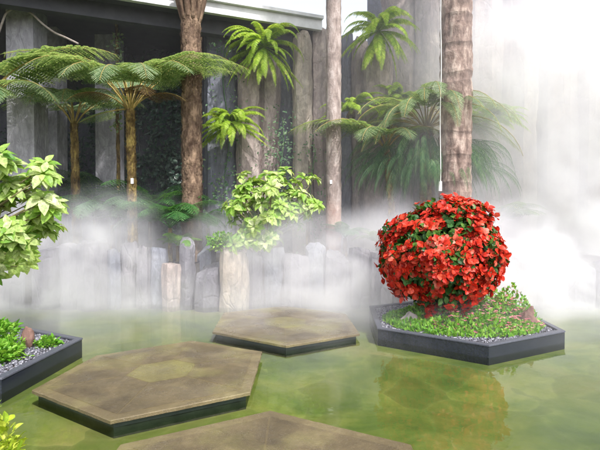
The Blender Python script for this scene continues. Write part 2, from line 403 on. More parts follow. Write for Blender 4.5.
def planter(poly, label, ht=.165, bands=True):
    poly = np.asarray(poly)[:, :2]; c = poly.mean(0)
    if np.cross(poly[1]-poly[0], poly[2]-poly[1]) < 0: poly = poly[::-1]
    o = empty('hexagonal_planter', (*c, 0), label, 'planter', 'low black hexagonal planters in the pool'); org = (*c, 0)
    ring_wall(MB(), poly, .075, -.2, ht-.022).build('rim_wall', M['granite'], o, origin=org)
    ring_wall(MB(), c + (poly-c)*1.006, .085, ht-.021, ht).build('coping', M['cap'], o, origin=org)
    prism(MB(), c + (poly-c)*.945, .02, ht-.045).build('soil_fill', M['soil'], o, origin=org)
    # chips of gravel over the fill
    mb = MB(); n = 11000
    rr = np.sqrt(R.random(n)); k = R.integers(0, 6, n); t = R.random(n)[:, None]
    pin = c + (poly-c)*.935
    pt = c + (pin[k]*(1-t) + pin[(k+1) % 6]*t - c) * rr[:, None]
    pos = np.column_stack([pt, np.full(n, ht-.042) + R.random(n)*.018])
    tv = np.array([(-.5,-.5,0), (.5,-.5,0), (.5,.5,0), (-.5,.5,0), (-.28,-.3,.5), (.3,-.25,.55), (.25,.3,.45), (-.3,.25,.5)], float)
    tq = np.array([(4,5,6,7), (0,1,5,4), (1,2,6,5), (2,3,7,6), (3,0,4,7)])
    d = nrm(np.column_stack([R.normal(size=(n, 2)), R.normal(size=n)*.25]))
    stamp(mb, tv, tq, pos, frames(d, np.tile([0, 0, 1.], (n, 1))), .012 + R.random(n)*.014)
    g = mb.build('gravel', M['gravelchips'], o, origin=org); g['kind'] = 'stuff'
    return o
m, nt, out = newmat('mixed gravel chips'); g = nt.nodes.new('ShaderNodeNewGeometry')
pbr(nt, out, ramp(nt, g.outputs['Random Per Island'], [(0, (.03,.03,.04)), (.5, (.11,.11,.135)), (1, (.34,.34,.38))]), .7); M['gravelchips'] = m

lf, fc, rc = np.array([1.10, 6.75]), np.array([2.31, 5.84]), np.array([3.64, 6.57]); cC = lf + rc - fc
planter([lf, fc, rc, 2*cC-lf, 2*cC-fc, 2*cC-rc], 'black hexagonal planter under the round red shrub')
p_, q_ = np.array([-2.82, 6.18]), np.array([-2.91, 4.65]); r2 = np.array([-4.13, 6.92]); cE = q_ + r2 - p_
planter([q_, p_, r2, 2*cE-q_, 2*cE-p_, 2*cE-r2], 'black hexagonal planter of green shrubs at the left edge of the photo')
planter(hexa((-2.35, 2.0), .98, .2), 'black planter holding the yellow-green bush in the lower left corner')

def stone(name, c, size, mat, label, lean=(0,0), seed=0):
    rs = np.random.default_rng(seed); o_pts = []
    import bmesh
    bm = bmesh.new(); bmesh.ops.create_icosphere(bm, subdivisions=3, radius=1)
    for vv in bm.verts:
        d = vv.co.copy(); n = mn.noise(d*1.3 + Vector((seed*7.1, 0, 0)))
        f = 1 + .35*n + .06*mn.noise(d*5)
        z = d.z
        vv.co = Vector((d.x*size[0]*f*(1-.35*max(z,0)), d.y*size[1]*f*(1-.3*max(z,0)), d.z*size[2]*f))
        vv.co.x += lean[0]*vv.co.z; vv.co.y += lean[1]*vv.co.z
    me = bpy.data.meshes.new(name); bm.to_mesh(me); bm.free(); me.materials.append(mat)
    o = bpy.data.objects.new(name, me); C.objects.link(o); o.location = c
    return tag(o, label, 'stone', 'small upright stones in the planters')

# ------------------------------------------------------------------ leafy things
def whorls(mb, cen, nrmls, nl, ln, w=LEAF, out_ang=70, petiole=.25):
    """a rosette of nl leaves around each centre"""
    for c, n in zip(cen, nrmls):
        n = nrm(np.asarray(n, float)); a0 = R.random()*6.28; k = nl + int(R.integers(-1, 2))
        x = nrm(np.cross(n, [.3, .2, 1.])); y = np.cross(n, x)
        for layer in range(2):
            kk = k if layer == 0 else max(3, k//2)
            a = a0 + layer*.5 + np.arange(kk)*2*PI/kk + R.normal(size=kk)*.18
            el = np.radians(out_ang - layer*32 + R.normal(size=kk)*9)
            d = (np.cos(a)*np.sin(el))[:, None]*x + (np.sin(a)*np.sin(el))[:, None]*y + np.cos(el)[:, None]*n
            sc = ln * (1 - .25*layer) * (.8 + .4*R.random(kk))
            stamp(mb, *w, c + d*ln*petiole*.5, frames(d, np.tile(n, (kk, 1))), sc)

def frond(mb, org, az, L, e0, e1, n=26, plen=.18, droop=.35, sub=12, pw=.26, shape=1.0, roll=0., rad=.012, back=.0, wob=.12, mbs=None, start=None):
    """arching frond: rachis from elevation e0 to e1, pinna pairs, optional pinnules"""
    m = 34; t = np.linspace(0, 1, m); e = np.radians(e0 + (e1-e0)*t**1.15)
    az2 = az + wob*np.sin(t*2.2)*R.normal()
    d = np.stack([np.cos(az2)*np.cos(e), np.sin(az2)*np.cos(e), np.sin(e)], -1)
    pts = np.asarray(org) + np.vstack([[0,0,0], np.cumsum(d[:-1], 0)])*L/(m-1)
    tube(mbs if mbs is not None else mb, pts[::3], np.linspace(rad, rad*.25, len(pts[::3])), 4, False)
    ts = np.linspace(start if start is not None else (.25 if sub else .06), .995, n)
    pc = np.stack([np.interp(ts, t, pts[:, k]) for k in range(3)], -1)
    dc = nrm(np.stack([np.interp(ts, t, d[:, k]) for k in range(3)], -1))
    side = nrm(np.cross(dc, [0,0,1.])); up = np.cross(side, dc)
    prof = np.sin(np.clip((ts-.05)/.95, 0, 1)**.75*PI*.93 + .10)**.8*shape
    prof = np.clip(prof, .06, 1)
    for s in (-1, 1):
        rl = roll + R.normal(size=n)[:, None]*.06
        dr = -droop
        pd = nrm(side*s + dc*(.28+.35*ts[:, None]) + up*(rl*s) + np.array([0,0,dr]))
        ln = plen*L*prof*(.92+.16*R.random(n))
        if not sub:
            un = nrm(up + side*s*.3)
            stamp(mb, LEAFN[0], LEAFN[1], pc, frames(pd, un), np.column_stack([ln*pw/.16*1.0, ln, ln*1.0]))
        else:
            u = (np.arange(sub)+.5)/sub
            # pinna curve droops at its end
            pp = pc[:, None] + pd[:, None]*ln[:, None, None]*u[None, :, None] + np.array([0,0,-1.])*(ln[:, None]*.18*u[None]**2)[..., None]
            along = np.repeat(pd[:, None], sub, 1) + np.array([0,0,-.3])*u[None, :, None]
            upn = nrm(np.cross(np.repeat((side*s)[:, None], sub, 1), along)); 
            fw = np.repeat(dc[:, None], sub, 1)
            sl = ln[:, None]*pw*np.sin((u*.9+.1)*PI)[None]**.6*(.9+.2*R.random((n, sub)))
            for s2 in (-1, 1):
                dd = nrm(fw*s2 + along*.45)
                F = frames(dd.reshape(-1, 3), np.repeat(up[:, None], sub, 1).reshape(-1, 3))
                sc = np.column_stack([(ln[:, None]/sub*.95*np.ones((n, sub))).ravel(), sl.ravel(), sl.ravel()])
                stamp(mb, *DIA, pp.reshape(-1, 3), F, sc)
    return pts
LEAFN = leaf_t(.16, .1, .22, (.55, .95, 1.0, .7, .05))

def trunk_mesh(base, top, r0, r1, rough=.02, seg=18, curve=0., ringamp=0., ringlen=.16, flare=.0, seed=0, dz=.05):
    base, top = np.asarray(base, float), np.asarray(top, float); H = np.linalg.norm(top-base); n = max(8, int(H/dz))
    mb = MB(); a = np.linspace(0, 2*PI, seg, endpoint=False); v = []
    for i in range(n+1):
        t = i/n; c = base*(1-t) + top*t + np.array([curve*math.sin(t*PI), 0, 0]); r = r0*(1-t) + r1*t + flare*math.exp(-t*H/.25)
        ph = (t*H/ringlen) % 1; r += ringamp*(ph-.5)
        for x in a:
            p = Vector((math.cos(x)*2.2+seed, math.sin(x)*2.2, t*H*1.6)); f = rough*mn.noise(p*1.7) + rough*.6*mn.noise(p*6)
            v.append((c[0]+math.cos(x)*(r+f), c[1]+math.sin(x)*(r+f), c[2]))
    i, j = np.meshgrid(np.arange(n), np.arange(seg), indexing='ij')
    q = np.stack([i*seg+j, i*seg+(j+1) % seg, (i+1)*seg+(j+1) % seg, (i+1)*seg+j], -1).reshape(-1, 4)
    v.append(tuple(top)); t_ = [(n*seg+k, n*seg+(k+1) % seg, len(v)-1) for k in range(seg)]
    return mb.add(v, q, t_)

def tree_fern(base, top, r, L, nf, label, mat='fern_sun', azs=None, e0=(35, 60), e1=(-25, -5), sub=11, plen=.22, extra=(), n=24, stub=True, name='tree_fern'):
    base, top = np.asarray(base, float), np.asarray(top, float)
    o = empty(name, base, label, 'tree fern', 'tree ferns on the planting bed')
    mb = trunk_mesh(base, top, r*1.0, r*.85, .02, 14, ringamp=.012, ringlen=.09, flare=r*.5, seed=base[0])
    # frayed fibres and old leaf bases on the trunk
    k = int(np.linalg.norm(top-base)*110); tt = R.random(k); aa = R.random(k)*6.28
    pos = base*(1-tt[:, None]) + top*tt[:, None] + np.column_stack([np.cos(aa)*r*.88, np.sin(aa)*r*.88, 0*aa])
    d = nrm(np.column_stack([np.cos(aa), np.sin(aa), .9+.8*R.random(k)]))
    stamp(mb, *DIA, pos, frames(d, np.column_stack([np.cos(aa), np.sin(aa), -.8+0*aa])), np.column_stack([np.full(k, .02), .05+.06*R.random(k), np.full(k, .05)]))
    mb.build('trunk', M['bark_fern'], o, origin=base)
    if azs is None: azs = [i*2*PI/nf + R.normal()*.12 for i in range(nf)]
    specs = [(a, L*(.85+.3*R.random()), R.uniform(*e0), R.uniform(*e1)) for a in azs] + list(extra)
    mst = MB(); dead = [(x[0], x[1]) for x in specs if x[1] in (1.31, 1.27)]
    for a, l, ea, eb in specs:
        st = top + np.array([math.cos(a), math.sin(a), .2])*r*.6
        mbf = MB()
        frond(mbf, st, a, l, ea, eb, n, plen, .16, sub, .145, rad=.016, mbs=mst, start=.3)
        mbf.build('frond', M['dead' if (a, l) in dead else mat], o, origin=base)
    # young curled fronds in the heart
    for k in range(4):
        a = R.random()*6.28; h = .35+.35*R.random(); tt = np.linspace(0, 1, 12)
        pts = top + np.stack([np.cos(a)*.16*tt, np.sin(a)*.16*tt, h*tt], -1)
        cr = np.linspace(0, 5.2, 14); rr = .05*(1-cr/7)
        cpt = pts[-1] + np.stack([np.cos(a)*(.05-rr*np.cos(cr)), np.sin(a)*(.05-rr*np.cos(cr)), rr*np.sin(cr)], -1)
        tube(mst, np.vstack([pts, cpt]), .011, 5)
    mst.build('stalks', M['petiole'], o, origin=base)
    return o

# ------------------------------------------------------------------ rock pillars (tall wall) 
def pillar_mesh(mb, x, y, w, dpt, z0, z1, seed, sides=6, rough=.05, top_slope=.12, step=.12, lean=0):
    rs = np.random.default_rng(seed); seg = 32; H = z1-z0; n = max(4, int(H/step))
    ang = np.linspace(0, 2*PI, seg, endpoint=False); cor = np.sort((np.arange(sides)+rs.uniform(-.22, .22, sides))*2*PI/sides + rs.uniform(0, 1))
    def polyr(a):                                            # radius of an irregular convex polygon
        best = 9
        for k in range(sides):
            a1, a2 = cor[k], cor[(k+1) % sides] + (2*PI if k == sides-1 else 0)
            mid = (a1+a2)/2; half = (a2-a1)/2; d = math.cos(half); q = math.cos(a-mid)
            if q > .05: best = min(best, d/q)
        return min(best, 1.0)
    pr = np.array([polyr(a) for a in ang]); tx, ty = rs.uniform(-1, 1, 2)*top_slope
    v = []
    for i in range(n+1):
        t = i/n
        for k, a in enumerate(ang):
            cx, cy_ = math.cos(a)*pr[k], math.sin(a)*pr[k]; z = z0+H*t
            p = Vector((cx*w*2+seed*3.7, cy_*dpt*2, z))
            led = mn.noise(Vector((seed*9.1+(k//5)*.35, 0, z*1.7)))            # broken ledges up the face
            f = 1 + (rough*mn.noise(p*.9)*1.6 + rough*.8*mn.noise(p*3.1) + rough*.35*mn.noise(p*8) + rough*.55*math.floor(led*4)/4)/max(w, .2)*1.1
            f *= 1 - .06*(i == n)
            zz = z + (tx*cx+ty*cy_)*t + (.05*mn.noise(p*2.5) if i == n else 0)
            v.append((x + cx*w/2*f*1.12 + lean*t, y + cy_*dpt/2*f*1.12, zz))
    i, j = np.meshgrid(np.arange(n), np.arange(seg), indexing='ij')
    q = np.stack([i*seg+j, i*seg+(j+1) % seg, (i+1)*seg+(j+1) % seg, (i+1)*seg+j], -1).reshape(-1, 4)
    tp = np.array(v[-seg:]).mean(0) + np.array([0, 0, .02]); v.append(tuple(tp))
    t_ = [(n*seg+k, n*seg+(k+1) % seg, len(v)-1) for k in range(seg)]
    return mb.add(v, q, t_)
def pillar(name, px0, px1, ytop, Z, mat, label, z0=.7, z1=None, dpt=None, seed=0, group=None, cat='rock pillar', sides=6, rough=.05, dz=.12):
    x0, x1 = (px0-300)/480*Z, (px1-300)/480*Z; w = (x1-x0)*(1.1 if name == 'rock_pillar' else 1); c = ((x0+x1)/2, Z + (dpt or w)/2*.9, z0)
    if z1 is None: z1 = EYE + (216-ytop)/480*Z
    o = pillar_mesh(MB(), c[0], c[1], w, dpt or w, z0, z1, seed, sides, rough, .12, dz).build(name, mat, origin=c)
    return tag(o, label, cat, group)

g = 'tall rock pillars of the back wall'
WALLP = [ # x0, x1, ytop, Z, mat, label, depth
 (203, 233, 28, 12.0, 'rock_grey', 'broad blue-grey rock pillar just right of the shaggy reddish trunk', .8),
 (237, 258, 66, 11.9, 'rock_warm', 'pinkish rock pillar beneath the upper lime fern', .6),
 (257, 277, 60, 12.2, 'rock_warm', 'slim pinkish-grey rock pillar between the lime ferns and a dark recess', .7),
 (276, 296, 44, 12.7, 'rock_grey', 'shaded grey rock pillar set back left of the cream one', .7),
 (294, 313, 36, 11.9, 'rock_pale', 'sunlit cream rock pillar with a rough face', .6),
 (311, 328, 33, 12.3, 'rock_warm', 'taupe rock pillar between the cream pillar and the slim pale trunk', .6),
 (340, 352, 32, 12.5, 'rock_grey', 'narrow grey rock pillar directly right of the slim pale trunk', .6),
 (352, 368, 40, 12.4, 'rock_warm', 'narrow taupe rock pillar left of the highest fern', .6),
 (367, 392, 50, 11.8, 'rock_warm', 'rock pillar crowned by the highest lime fern', .7),
 (388, 420, -14, 12.9, 'rock_warm', 'tall pinkish rock pillar rising out of frame left of the thick palm', 1.0),
 (418, 446, -30, 12.6, 'rock_warm', 'tall rock pillar directly behind the thick ringed palm', .9),
 (446, 478, -20, 13.0, 'rock_warm', 'pale rock pillar right of the thick ringed palm', 1.0),
 (476, 512, -36, 12.8, 'rock_warm', 'mist-faded rock pillar, second right of the thick palm', 1.0),
 (510, 540, -20, 12.5, 'rock_warm', 'mist-faded rock pillar with a faint upright edge', 1.0),
 (545, 588, -40, 13.1, 'rock_warm', 'mist-whitened rock pillar near the right edge', 1.2),
 (586, 632, -30, 12.8, 'rock_warm', 'mist-whitened rock pillar at the right edge', 1.2)]
for k, (a, b, yt, Z, mt, lb, dp) in enumerate(WALLP):
    pillar('rock_pillar', a, b, yt, Z, M[mt], lb, dpt=dp, seed=k+1, group=g, rough=.055, sides=[6, 5, 7][k % 3], dz=.07)
# solid masonry behind the pillars closes the gaps
mb = MB(); box(mb, -2.6, 2.0, 13.1, 13.6, .6, 6.0); box(mb, 2.0, 11, 13.9, 14.4, .6, 8.4)
w_ = mb.build('retaining_wall', M['rock_grey']); tag(w_, 'rough blue-grey wall seen in the gaps between the rock pillars', 'wall')

# ------------------------------------------------------------------ pavilion with its roof edge, upper left
o = empty('pavilion', (-4, 12, .8), 'dark open pavilion with a white roof edge behind the tree ferns', 'building'); org = (-4, 12, .8)
e0 = np.array([-12.0, 7.0]); e1 = np.array([.55, 12.02]); u = (e1-e0)/np.linalg.norm(e1-e0); nn = np.array([-u[1], u[0]])
def strip(mb, off0, off1, z0, z1, a=e0, b=e1):
    pl = [a+nn*off0, b+nn*off0, b+nn*off1, a+nn*off1]; prism(mb, pl, z0, z1)
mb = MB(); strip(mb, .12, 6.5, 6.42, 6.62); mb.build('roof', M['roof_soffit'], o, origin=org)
mb = MB(); strip(mb, 0, .115, 6.36, 6.60); mb.build('fascia', M['fascia'], o, origin=org)
mb = MB(); strip(mb, -.10, .11, 6.605, 6.68); mb.build('gutter', M['fascia'], o, origin=org)
mb = MB(); strip(mb, .5, .75, 6.08, 6.418, e0, e1-u*.6); mb.build('roof_beam', M['roof_soffit'], o, origin=org)
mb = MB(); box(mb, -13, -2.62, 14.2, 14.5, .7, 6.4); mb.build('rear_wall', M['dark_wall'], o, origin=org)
for x0, x1, Z in ((8, 35, 10.6), (37, 58, 11.9), (96, 117, 12.4)):
    X0, X1 = (x0-300)/480*Z, (x1-300)/480*Z; wd = X1-X0
    mb = MB(); prism(mb, [(X0, Z), (X1, Z), (X1, Z+wd), (X0, Z+wd)], .7, 6.40 if x0 > 10 else 6.35)
    mb.build('pillar', M['concrete'], o, origin=org)

# ------------------------------------------------------------------ short stone posts along the pool edge
g = 'upright stones edging the planting bed'
POST = [(-60,-36,252,9.35,'low'),(-38,-14,246,9.5,'low'),(-16,4,255,9.3,'low'),(2,22,247,9.45,'low'),(29,53,250,9.35,'low'),(57,74,246,9.3,'low'),(74,102,243,9.2,'low'),
 (104,118,252,9.35,'grey'),(118,136,246,9.5,'low'),(134,150,250,9.4,'low'),(149,166,250,9.45,'grey'),(161,177,265,9.15,'warm'),(178,193,243,9.3,'low'),(196,214,249,9.55,'grey'),(194,217,271,9.1,'low'),
 (246,262,254,9.4,'low'),(262,284,250,9.5,'grey'),(284,308,256,9.3,'low'),(306,326,249,9.45,'grey'),(326,350,257,9.3,'low'),(350,372,250,9.45,'low'),(372,394,255,9.3,'low'),
 (394,420,250,9.45,'low'),(420,446,254,9.3,'grey'),(446,470,254,9.4,'low'),(470,496,261,9.3,'low'),(496,520,258,9.45,'low'),(520,548,262,9.3,'low'),(548,574,259,9.4,'low'),(574,600,263,9.3,'low'),(600,628,260,9.4,'low')]
LB = {161:'short pinkish stone post standing in front of the taller ones', 178:'tall lilac-grey stone post with a moss patch at its foot', 194:'short wide rounded grey stone post just left of the pale stump',
      149:'dark grey stone post left of the short pinkish one', 196:'grey stone post behind the short rounded one', 104:'narrow dark stone post in the mist left of centre', 74:'wide pale stone post below the slender tree fern trunks', 246:'stone post touching the right side of the pale stump'}
names = {'low':'lilac-grey', 'grey':'dark grey', 'warm':'pinkish'}
for k, (a, b, yt, Z, mt) in enumerate(POST):
    t = {'low':'rock_low', 'grey':'rock_grey', 'warm':'rock_warm'}[mt]
    if a in LB: lb = LB[a]
    elif b < 76: lb = '%s stone post at the pool edge, %s from the left edge of the photo' % (names[mt], {-16: 'first', 2: 'second', 29: 'third', 57: 'fourth'}.get(a, 'first'))
    elif a < 150: lb = {118: 'mist-veiled stone post directly below the nearer tree fern', 134: 'mist-veiled stone post, next to the dark grey one left of the short pinkish post'}[a]
    elif a < 372: lb = '%s stone post in dense mist, %s of those right of the pale stump' % (names[mt], {262:'second', 284:'third', 306:'fourth', 326:'fifth', 350:'sixth'}[a])
    elif a < 500: lb = {372: 'stone post in mist at the left flank of the round red shrub', 394: 'stone post hidden behind the left part of the round red shrub', 420: 'stone post behind the middle of the round red shrub', 446: 'stone post behind the shrub, in line with the thick palm', 470: 'stone post behind the right part of the round red shrub', 496: 'mist-swallowed stone post at the right flank of the round red shrub'}[a]
    else: lb = 'mist-swallowed stone post, %s from the right edge of the photo' % {600: 'first', 574: 'second', 548: 'third', 520: 'fourth'}[a]
    if b < 0: continue
    pillar('stone_post', a, b, yt, Z, M[t], lb, z0=-.2, seed=40+k, group=g, cat='stone post', rough=.035, sides=7, dz=.09)
st = pillar('stump', 218, 246, 252, 9.05, M['rock_pale'], 'pale cream stump rising from the water under the lime shrub', z0=-.2, seed=90, cat='stump', rough=.04, sides=8, dz=.09)

# ------------------------------------------------------------------ trees
# shaggy reddish trunk with bulging head
def tall_tree(name, px, Z, w, z1, mat, label, crown_L, seed, bulge=None, **kw):
    base = np.array([(px-300)/480*Z, Z, .7]); top = np.array([base[0]+kw.pop('lean', 0), Z, z1])
    o = empty(name, base, label, 'tree')
    mb = trunk_mesh(base, top, w/2*1.04, w/2*.96, seed=seed, **kw)
    if bulge:
        zb, rb = bulge
        for a in np.linspace(0, 6.28, 11, endpoint=False):
            tt = np.linspace(0, 1, 9)
            pts = np.stack([base[0]+np.cos(a)*(w*.38+rb*tt**.8), Z+np.sin(a)*(w*.38+rb*tt**.8), zb+tt*.9], -1)
            tube(mb, pts, np.linspace(.05, .075, 9), 7)
    if mat == 'bark_red':                                    # shaggy leaf bases
        k = 2600; tt = R.random(k)*6.2+.7; aa = R.random(k)*6.28; ra = w*.47
        cs = np.column_stack([np.cos(aa), np.sin(aa), 0*aa])
        stamp(mb, *LEAF, np.column_stack([base[0]+cs[:, 0]*ra, Z+cs[:, 1]*ra, tt]), frames(nrm(cs*.32+[0, 0, 1.]+rand_dirs(k)*.25), nrm(cs)), np.column_stack([.10+.06*R.random(k), .07+.09*R.random(k), .08+0*aa]))
    mb.build('trunk', M[mat], o, smooth=True, origin=base)
    mc = MB()
    for k in range(13):
        a = k*2.4+seed; frond(mc, top, a, crown_L*(.85+.3*R.random()), R.uniform(15, 65), R.uniform(-50, -20), 40, .24, .5, 0, .10, rad=.025)
    mc.build('crown', M['fern_mid'], o, origin=base)
    return o, base
P1, b1 = tall_tree('tree_fern', 192, 10.3, .40, 10.2, 'bark_red', 'tall shaggy reddish-brown trunk with a bulging head, out of frame above', 2.6, 1.3, bulge=(5.85, .20), rough=.032, ringamp=.012, ringlen=.17, seg=30)
P2, b2 = tall_tree('palm_tree', 333.5, 10.6, .33, 11.5, 'bark_pale', 'slim pale smooth trunk in front of the rock pillars', 1.9, 4.1, rough=.012, ringamp=.006, ringlen=.2, seg=20)
P3, b3 = tall_tree('palm_tree', 455, 9.9, .62, 9.4, 'bark_palm', 'thick ringed brown palm trunk rising behind the red shrub', 3.0, 7.7, rough=.035, ringamp=.012, ringlen=.27, seg=40)
# cord down the thick palm
mb = MB(); zz = np.linspace(EYE + (216-188)/480*9.55, 7.8, 60)
tube(mb, np.stack([np.full(60, (440-300)/480*9.56)+.008*np.sin(zz*3), np.full(60, 9.56), zz], -1), .009, 6)
cd = mb.build('hose', M['white'], origin=(b3[0], b3[1], 0)); tag(cd, 'thin white hose running down the left side of the thick palm', 'hose')
mb = MB(); pc = P(440, 186, 9.54); tube(mb, [pc+[0,0,-.10], pc+[0,0,.09]], .035, 10); mb.v[0] -= 0
nz = mb.build('nozzle', M['white'], cd, origin=(b3[0], b3[1], 0))
# label tags nailed on trunks
def tagplate(px, py, Z, w, h, mat, label):
    c = P(px, py, Z); mb = MB(); box(mb, c[0]-w/2, c[0]+w/2, Z-.012, Z, c[2]-h/2, c[2]+h/2)
    tag(mb.build('tree_tag', mat, origin=c), label, 'tag')
tagplate(132.5, 181, 9.67, .055, .11, M['white'], 'small white tag on the trunk of the nearer tree fern')
tagplate(331, 182, 10.43, .05, .08, M['white'], 'small white tag low on the slim pale trunk')
# tree ferns
tree_fern(P(133, 228, 9.8)*[1,1,0]+[0,0,.75], P(131, 110, 9.8), .10, 2.35, 0, 'nearer slender tree fern with a wide flat umbrella of pale fronds',
   azs=[], extra=[(-.12, 2.75, 58, -30), (.3, 2.4, 58, -15), (-.4, 2.6, 62, -34), (-.75, 2.2, 62, -48), (-1.1, 2.0, 66, -62), (-1.5, 1.9, 68, -70), (-1.9, 2.0, 66, -62), (-2.3, 2.3, 62, -48), (-2.7, 2.5, 60, -32), (3.1, 2.7, 60, -22), (2.7, 2.4, 60, -15), (2.1, 2.1, 66, -10), (1.4, 2.0, 70, -10), (.75, 2.2, 64, -12), (3.0, 1.15, -2, -22), (-.35, 1.31, 40, -40), (-.9, 1.27, 55, -60), (-2.9, 1.27, 45, -50)], plen=.24, n=26, sub=13)
tree_fern(P(77, 225, 10.9)*[1,1,0]+[0,0,.75], P(75, 124, 10.9), .095, 1.9, 0, 'shorter tree fern with drooping fronds, second from the left edge',
   azs=[], extra=[(-1.85, 1.75, 76, -78), (-1.25, 1.7, 76, -78), (-.7, 1.9, 68, -60), (-2.4, 1.95, 66, -62), (3.1, 2.0, 60, -45), (.0, 1.9, 58, -45), (.9, 1.6, 60, -25), (2.2, 1.6, 60, -25), (1.5, 1.5, 70, -20)], plen=.3, n=22, mat='fern_sun', sub=12)
tree_fern(P(-24, 225, 9.7)*[1,1,0]+[0,0,.75], P(-22, 112, 9.7), .12, 2.2, 0, 'tree fern at the left edge, long fronds sweeping across the concrete column',
   azs=[], extra=[(.08, 3.3, 60, -26), (-.18, 3.1, 56, -34), (-.42, 2.3, 46, -55), (-.8, 1.9, 46, -66), (-1.3, 1.8, 46, -70), (-2.0, 2.0, 50, -65), (-2.6, 2.2, 50, -45), (3.1, 2.2, 55, -35), (2.4, 2.0, 60, -20), (1.6, 1.8, 60, -20), (.5, 2.7, 60, -20)], plen=.22, n=30, mat='fern_sun', sub=13)
# big dense fern behind the palm and red shrub
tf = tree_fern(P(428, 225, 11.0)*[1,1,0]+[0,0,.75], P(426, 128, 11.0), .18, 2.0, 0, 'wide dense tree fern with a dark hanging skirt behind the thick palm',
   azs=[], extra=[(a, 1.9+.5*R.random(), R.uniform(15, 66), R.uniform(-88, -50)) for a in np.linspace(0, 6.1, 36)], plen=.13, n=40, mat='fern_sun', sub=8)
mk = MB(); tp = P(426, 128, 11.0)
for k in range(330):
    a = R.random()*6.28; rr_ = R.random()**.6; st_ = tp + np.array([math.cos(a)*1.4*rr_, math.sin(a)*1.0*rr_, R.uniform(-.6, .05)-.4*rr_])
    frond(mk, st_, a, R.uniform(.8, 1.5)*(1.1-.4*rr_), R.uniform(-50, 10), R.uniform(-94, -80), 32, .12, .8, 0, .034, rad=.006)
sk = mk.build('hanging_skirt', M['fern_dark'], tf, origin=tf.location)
tree_fern(P(396, 225, 10.7)*[1,1,0]+[0,0,.75], P(386, 148, 10.7), .08, 1.5, 0, 'smaller tree fern whose pale fronds cross the slim pale trunk',
   azs=[], extra=[(3.1, 2.4, 48, -36), (2.9, 1.9, 60, -30), (-2.75, 2.0, 52, -48), (-2.1, 1.5, 52, -65), (-1.3, 1.3, 55, -65), (-.5, 1.4, 55, -50), (.1, 1.5, 55, -35), (2.5, 1.8, 52, -30), (1.6, 1.3, 60, -20), (.8, 1.4, 60, -25)], plen=.27, n=22, sub=12)

# lime ferns rooted on the rock pillars
def wall_fern(c, L, nf, label, e0=(20, 75), e1=(-88, -60), mat='fern_lime', azr=(-2.9, -.25), group='lime ferns growing on the rock wall', plen=.13, n=26, pw=.13, cat='fern'):
    o = empty('fern', c, label, cat, group)
    mb = MB(); tube(mb, [np.array(c)+[0,.30,-.06], np.array(c)+[0,.15,-.02], np.array(c)+[0,.04,.02]], [.12,.10,.05], 9)
    mb.build('root_clump', M['bark_fern'], o, origin=c)
    for k in range(nf):
        a = R.uniform(*azr); mb = MB()
        frond(mb, np.array(c)+[0, 0, .03], a, L*R.uniform(.75, 1.1), R.uniform(*e0), R.uniform(*e1), n, plen, .25, 0, pw, rad=.008)
        mb.build('frond', M[mat], o, origin=c)
    return o
wall_fern(P(264, 50, 11.6), 1.25, 46, 'upper lime fern spilling over the pinkish rock pillar below the roof edge', n=34, e0=(-55, 85), e1=(-98, -50), azr=(-3.4, .25), plen=.12)
wall_fern(P(231, 126, 11.5), 1.05, 42, 'lower lime fern on the rock wall above the lime shrub', n=32, e1=(-90, -35), e0=(-35, 75), azr=(-3.4, .25), plen=.13)
wall_fern(P(379, 34, 11.4), 1.2, 40, 'highest lime fern on top of the pillar left of the thick palm', n=32, e0=(-55, 85), e1=(-98, -60), azr=(-3.4, .25), plen=.12)

# understory ferns
def ground_fern(px, py, Z, L, nf, label, mat='fern_mid', sub=8, e0=(45, 82), e1=(-55, -15)):
    c = P(px, py, Z); c[2] = max(c[2], .88); o = empty('fern', c, label, 'fern', 'ferns under the tree ferns'); mb = MB()
    c = c.copy()
    for k in range(nf): frond(mb, c, k*2.4+R.normal()*.2, L*R.uniform(.75, 1.1), R.uniform(*e0), R.uniform(*e1), 18, .24, .25, sub, .28, rad=.008)
    # rooted stalk down to the bed
    mb.build('fronds', M[mat], o, origin=c)
    m2 = MB(); tube(m2, [(c[0], c[1], .7), tuple(c)], [.06, .04], 7); m2.build('stalk', M['bark_fern'], o, origin=c)
ground_fern(112, 225, 10.9, 1.7, 22, 'bright green fern left of the nearer tree fern trunk', e0=(40, 80), e1=(-65, -25))
ground_fern(150, 222, 11.0, 1.8, 24, 'large green fern between the tree fern trunk and the reddish trunk', e0=(40, 80), e1=(-65, -25))
ground_fern(170, 228, 10.0, 1.3, 18, 'green fern arching over the foot of the reddish trunk', e0=(40, 80), e1=(-60, -10))
ground_fern(208, 228, 11.0, .9, 12, 'small fern just right of the reddish trunk')
ground_fern(178, 246, 9.75, .6, 12, 'yellowish fern in the mist below the reddish trunk', 'green')
wall_fern(P(352, 112, 11.7), .95, 26, 'lime fern low on the rock wall left of the dense tree fern', n=30, e0=(0, 75), e1=(-80, -40), plen=.13)
wall_fern(P(398, 108, 11.9), 1.1, 28, 'lime fern on the rock wall just left of the thick palm', n=30, e0=(0, 80), e1=(-80, -40), plen=.13)
wall_fern(P(488, 122, 11.7), 1.1, 26, 'pale lime fern in mist right of the thick palm', n=30, e0=(0, 75), e1=(-80, -40), plen=.13)
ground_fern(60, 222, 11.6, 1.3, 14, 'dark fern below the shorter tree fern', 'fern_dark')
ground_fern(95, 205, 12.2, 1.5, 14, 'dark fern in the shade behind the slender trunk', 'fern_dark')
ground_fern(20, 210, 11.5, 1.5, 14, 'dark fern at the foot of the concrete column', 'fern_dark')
ground_fern(345, 238, 10.4, .7, 12, 'misty green fern at the foot of the slim pale trunk')
ground_fern(308, 222, 11.3, .7, 10, 'small fern between the lime shrub and the slim pale trunk')
ground_fern(378, 245, 9.9, .6, 12, 'pale fern in mist just left of the red shrub', 'fern_sun')
